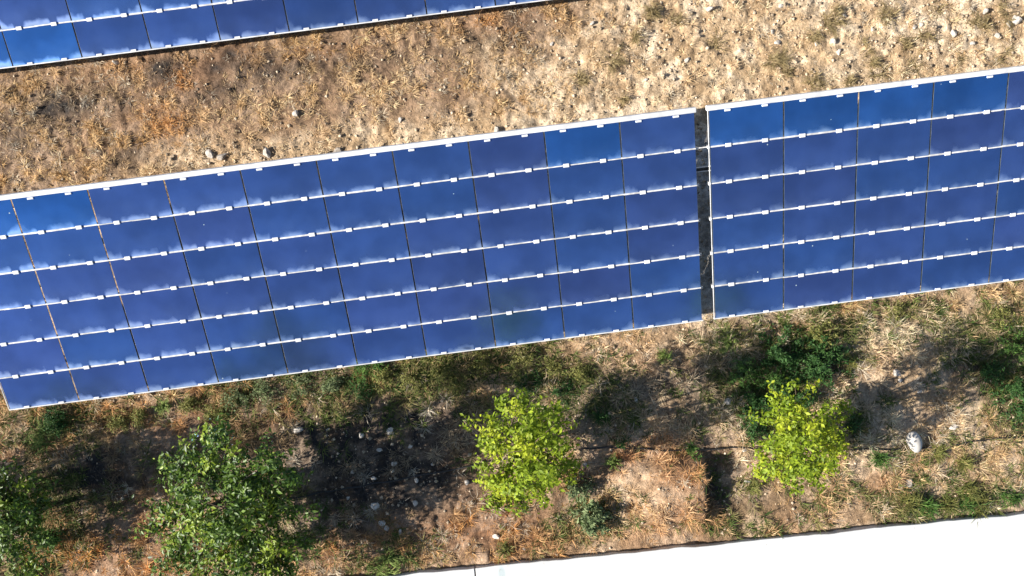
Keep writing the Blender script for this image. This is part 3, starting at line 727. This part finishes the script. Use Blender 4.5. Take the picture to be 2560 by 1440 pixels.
rs = np.random.default_rng(77)
N = 90000
cx = rs.uniform(X0 + .8, X1 - 1.0, N); cy = rs.uniform(Y0 + .6, Y1 - .6, N)
ok = ~in_slab(cx, cy, .02); cx, cy = cx[ok], cy[ok]
Z = zones(cx, cy); pale, green, red, dark, top, sandy, under = Z
patch = fbm(cx, cy, 1.3, 4, 6); patch2 = fbm(cx, cy, 3.5, 3, 3); patch3 = fbm(cx, cy, .8, 3, 0)
def straw_colour(n, sel):
    w = rs.random(n)[:, None]
    c = A([.38, .225, .090]) * (1 - w) + A([.66, .47, .25]) * w
    c = lerp(c, (.74, .60, .42), sstep(.45, .62, patch3[sel]) * rs.uniform(.2, 1, n) * (1 - red[sel]) * (1 - .65 * top[sel]))
    c = lerp(c, (.42, .155, .048), np.clip(red[sel] * rs.uniform(.3, 1.2, n), 0, 1))
    c = lerp(c, (.60, .29, .085), np.clip(red[sel] * (rs.random(n) < .35), 0, 1))
    c = lerp(c, (.68, .53, .35), np.clip(pale[sel] * rs.uniform(.2, 1.1, n), 0, 1))
    c = lerp(c, (.075, .065, .058), np.clip(dark[sel] * .9, 0, 1))  # straw darkened to match the rubble soil and the painted shade
    gsel = rs.random(n) < .12
    c[gsel] = c[gsel] * .3 + A([.46, .42, .34]) * .7
    return np.clip(c * 1.14, 0, .8)
base = .55 + 1.5 * (patch - .5) + .9 * (patch2 - .5)
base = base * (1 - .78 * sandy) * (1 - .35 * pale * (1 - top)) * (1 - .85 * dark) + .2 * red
base = np.clip(base, .02, 1) * np.where(under > .5, .03, 1)
# flat litter of broken straw
sel = np.nonzero(rs.random(len(cx)) < base * .42)[0]
n = len(sel)
g1 = mobj('dry_litter', blades_mesh('dry_litter', cx[sel], cy[sel], 11, rs.uniform(.03, .10, n), rs.uniform(.05, .14, n), straw_colour(n, sel), rs, .95, .0036))
tag(g1, 'matted broken straw and dry litter covering the soil', 'straw', kind='stuff')
# standing and flopped tufts
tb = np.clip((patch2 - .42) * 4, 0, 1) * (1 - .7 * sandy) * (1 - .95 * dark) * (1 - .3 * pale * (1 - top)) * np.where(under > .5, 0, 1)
sel = np.nonzero(rs.random(len(cx)) < tb * .24)[0]
n = len(sel); print('tufts', n)
g2 = mobj('dry_grass', blades_mesh('dry_grass', cx[sel], cy[sel], 34, rs.uniform(.02, .07, n), rs.uniform(.12, .27, n) * (1 - .35 * top[sel]), straw_colour(n, sel) * 1.05, rs, .45, .0042))
tag(g2, 'standing tufts of dry brown grass', 'dry grass', kind='stuff')
gd = np.clip(green * 1.1 * sstep(.25, .55, patch2) + .10 * (1 - top) * sstep(.5, .62, patch), 0, 1) * .55 * (1 - under)
sel = np.nonzero(rs.random(len(cx)) < gd)[0]
n = len(sel); print('green', n)
w = rs.random(n)[:, None]
ecol = A([.045, .085, .018]) * (1 - w) + A([.16, .19, .05]) * w
ol = rs.random(n) < .25
ecol[ol] = A([.26, .22, .09])
g3 = mobj('green_grass', blades_mesh('green_grass', cx[sel], cy[sel], 20, rs.uniform(.02, .08, n), rs.uniform(.10, .26, n), ecol, rs, .4, .0055))
tag(g3, 'low green grass and weeds spread through the dry straw', 'green grass', kind='stuff')

N = 60000
qx = rs.uniform(X0 + .8, X1 - 1.0, N); qy = rs.uniform(Y0 + .6, Y1 - .6, N)
ok = ~in_slab(qx, qy, .05); qx, qy = qx[ok], qy[ok]
pale, green, red, dark, top, sandy, under = zones(qx, qy)
kp = rs.random(len(qx)) < np.clip(.16 + .40 * sandy + .28 * pale + .35 * dark + .5 * under, 0, 1) * (.4 + .9 * fbm(qx, qy, 1.7, 3, 7)) 
qx, qy = qx[kp], qy[kp]; m = len(qx)
r = .006 + .034 * rs.random(m) ** 5.0 + .008 * rs.random(m)
oct_ = A([[1, 0, 0], [0, 1, 0], [-1, 0, 0], [0, -1, 0], [0, 0, 1], [0, 0, -1]], float)
an = rs.uniform(0, 6.3, m); ca, sa = np.cos(an), np.sin(an)
jit = rs.uniform(.65, 1.25, (m, 6, 1)) * oct_[None]
jit[:, :, 2] *= .7
Vx = jit[:, :, 0] * ca[:, None] - jit[:, :, 1] * sa[:, None]; Vy = jit[:, :, 0] * sa[:, None] + jit[:, :, 1] * ca[:, None]
V = np.stack([qx[:, None] + Vx * r[:, None], qy[:, None] + Vy * r[:, None], (ground_h(qx, qy) + r * .25)[:, None] + jit[:, :, 2] * r[:, None]], 2).reshape(-1, 3)
F = A([[0, 1, 4], [1, 2, 4], [2, 3, 4], [3, 0, 4], [1, 0, 5], [2, 1, 5], [3, 2, 5], [0, 3, 5]])
T = ((np.arange(m) * 6)[:, None, None] + F[None]).reshape(-1, 3)
pc = A([.44, .35, .25])[None] * rs.uniform(.45, 1.5, (m, 1))
pe = mobj('gravel', mesh_np('gravel', V, tris=T, col=np.repeat(pc, 6, 0), mats=[M_PEBBLE]))
tag(pe, 'scattered pale pebbles and clods on the soil', 'gravel', kind='stuff')
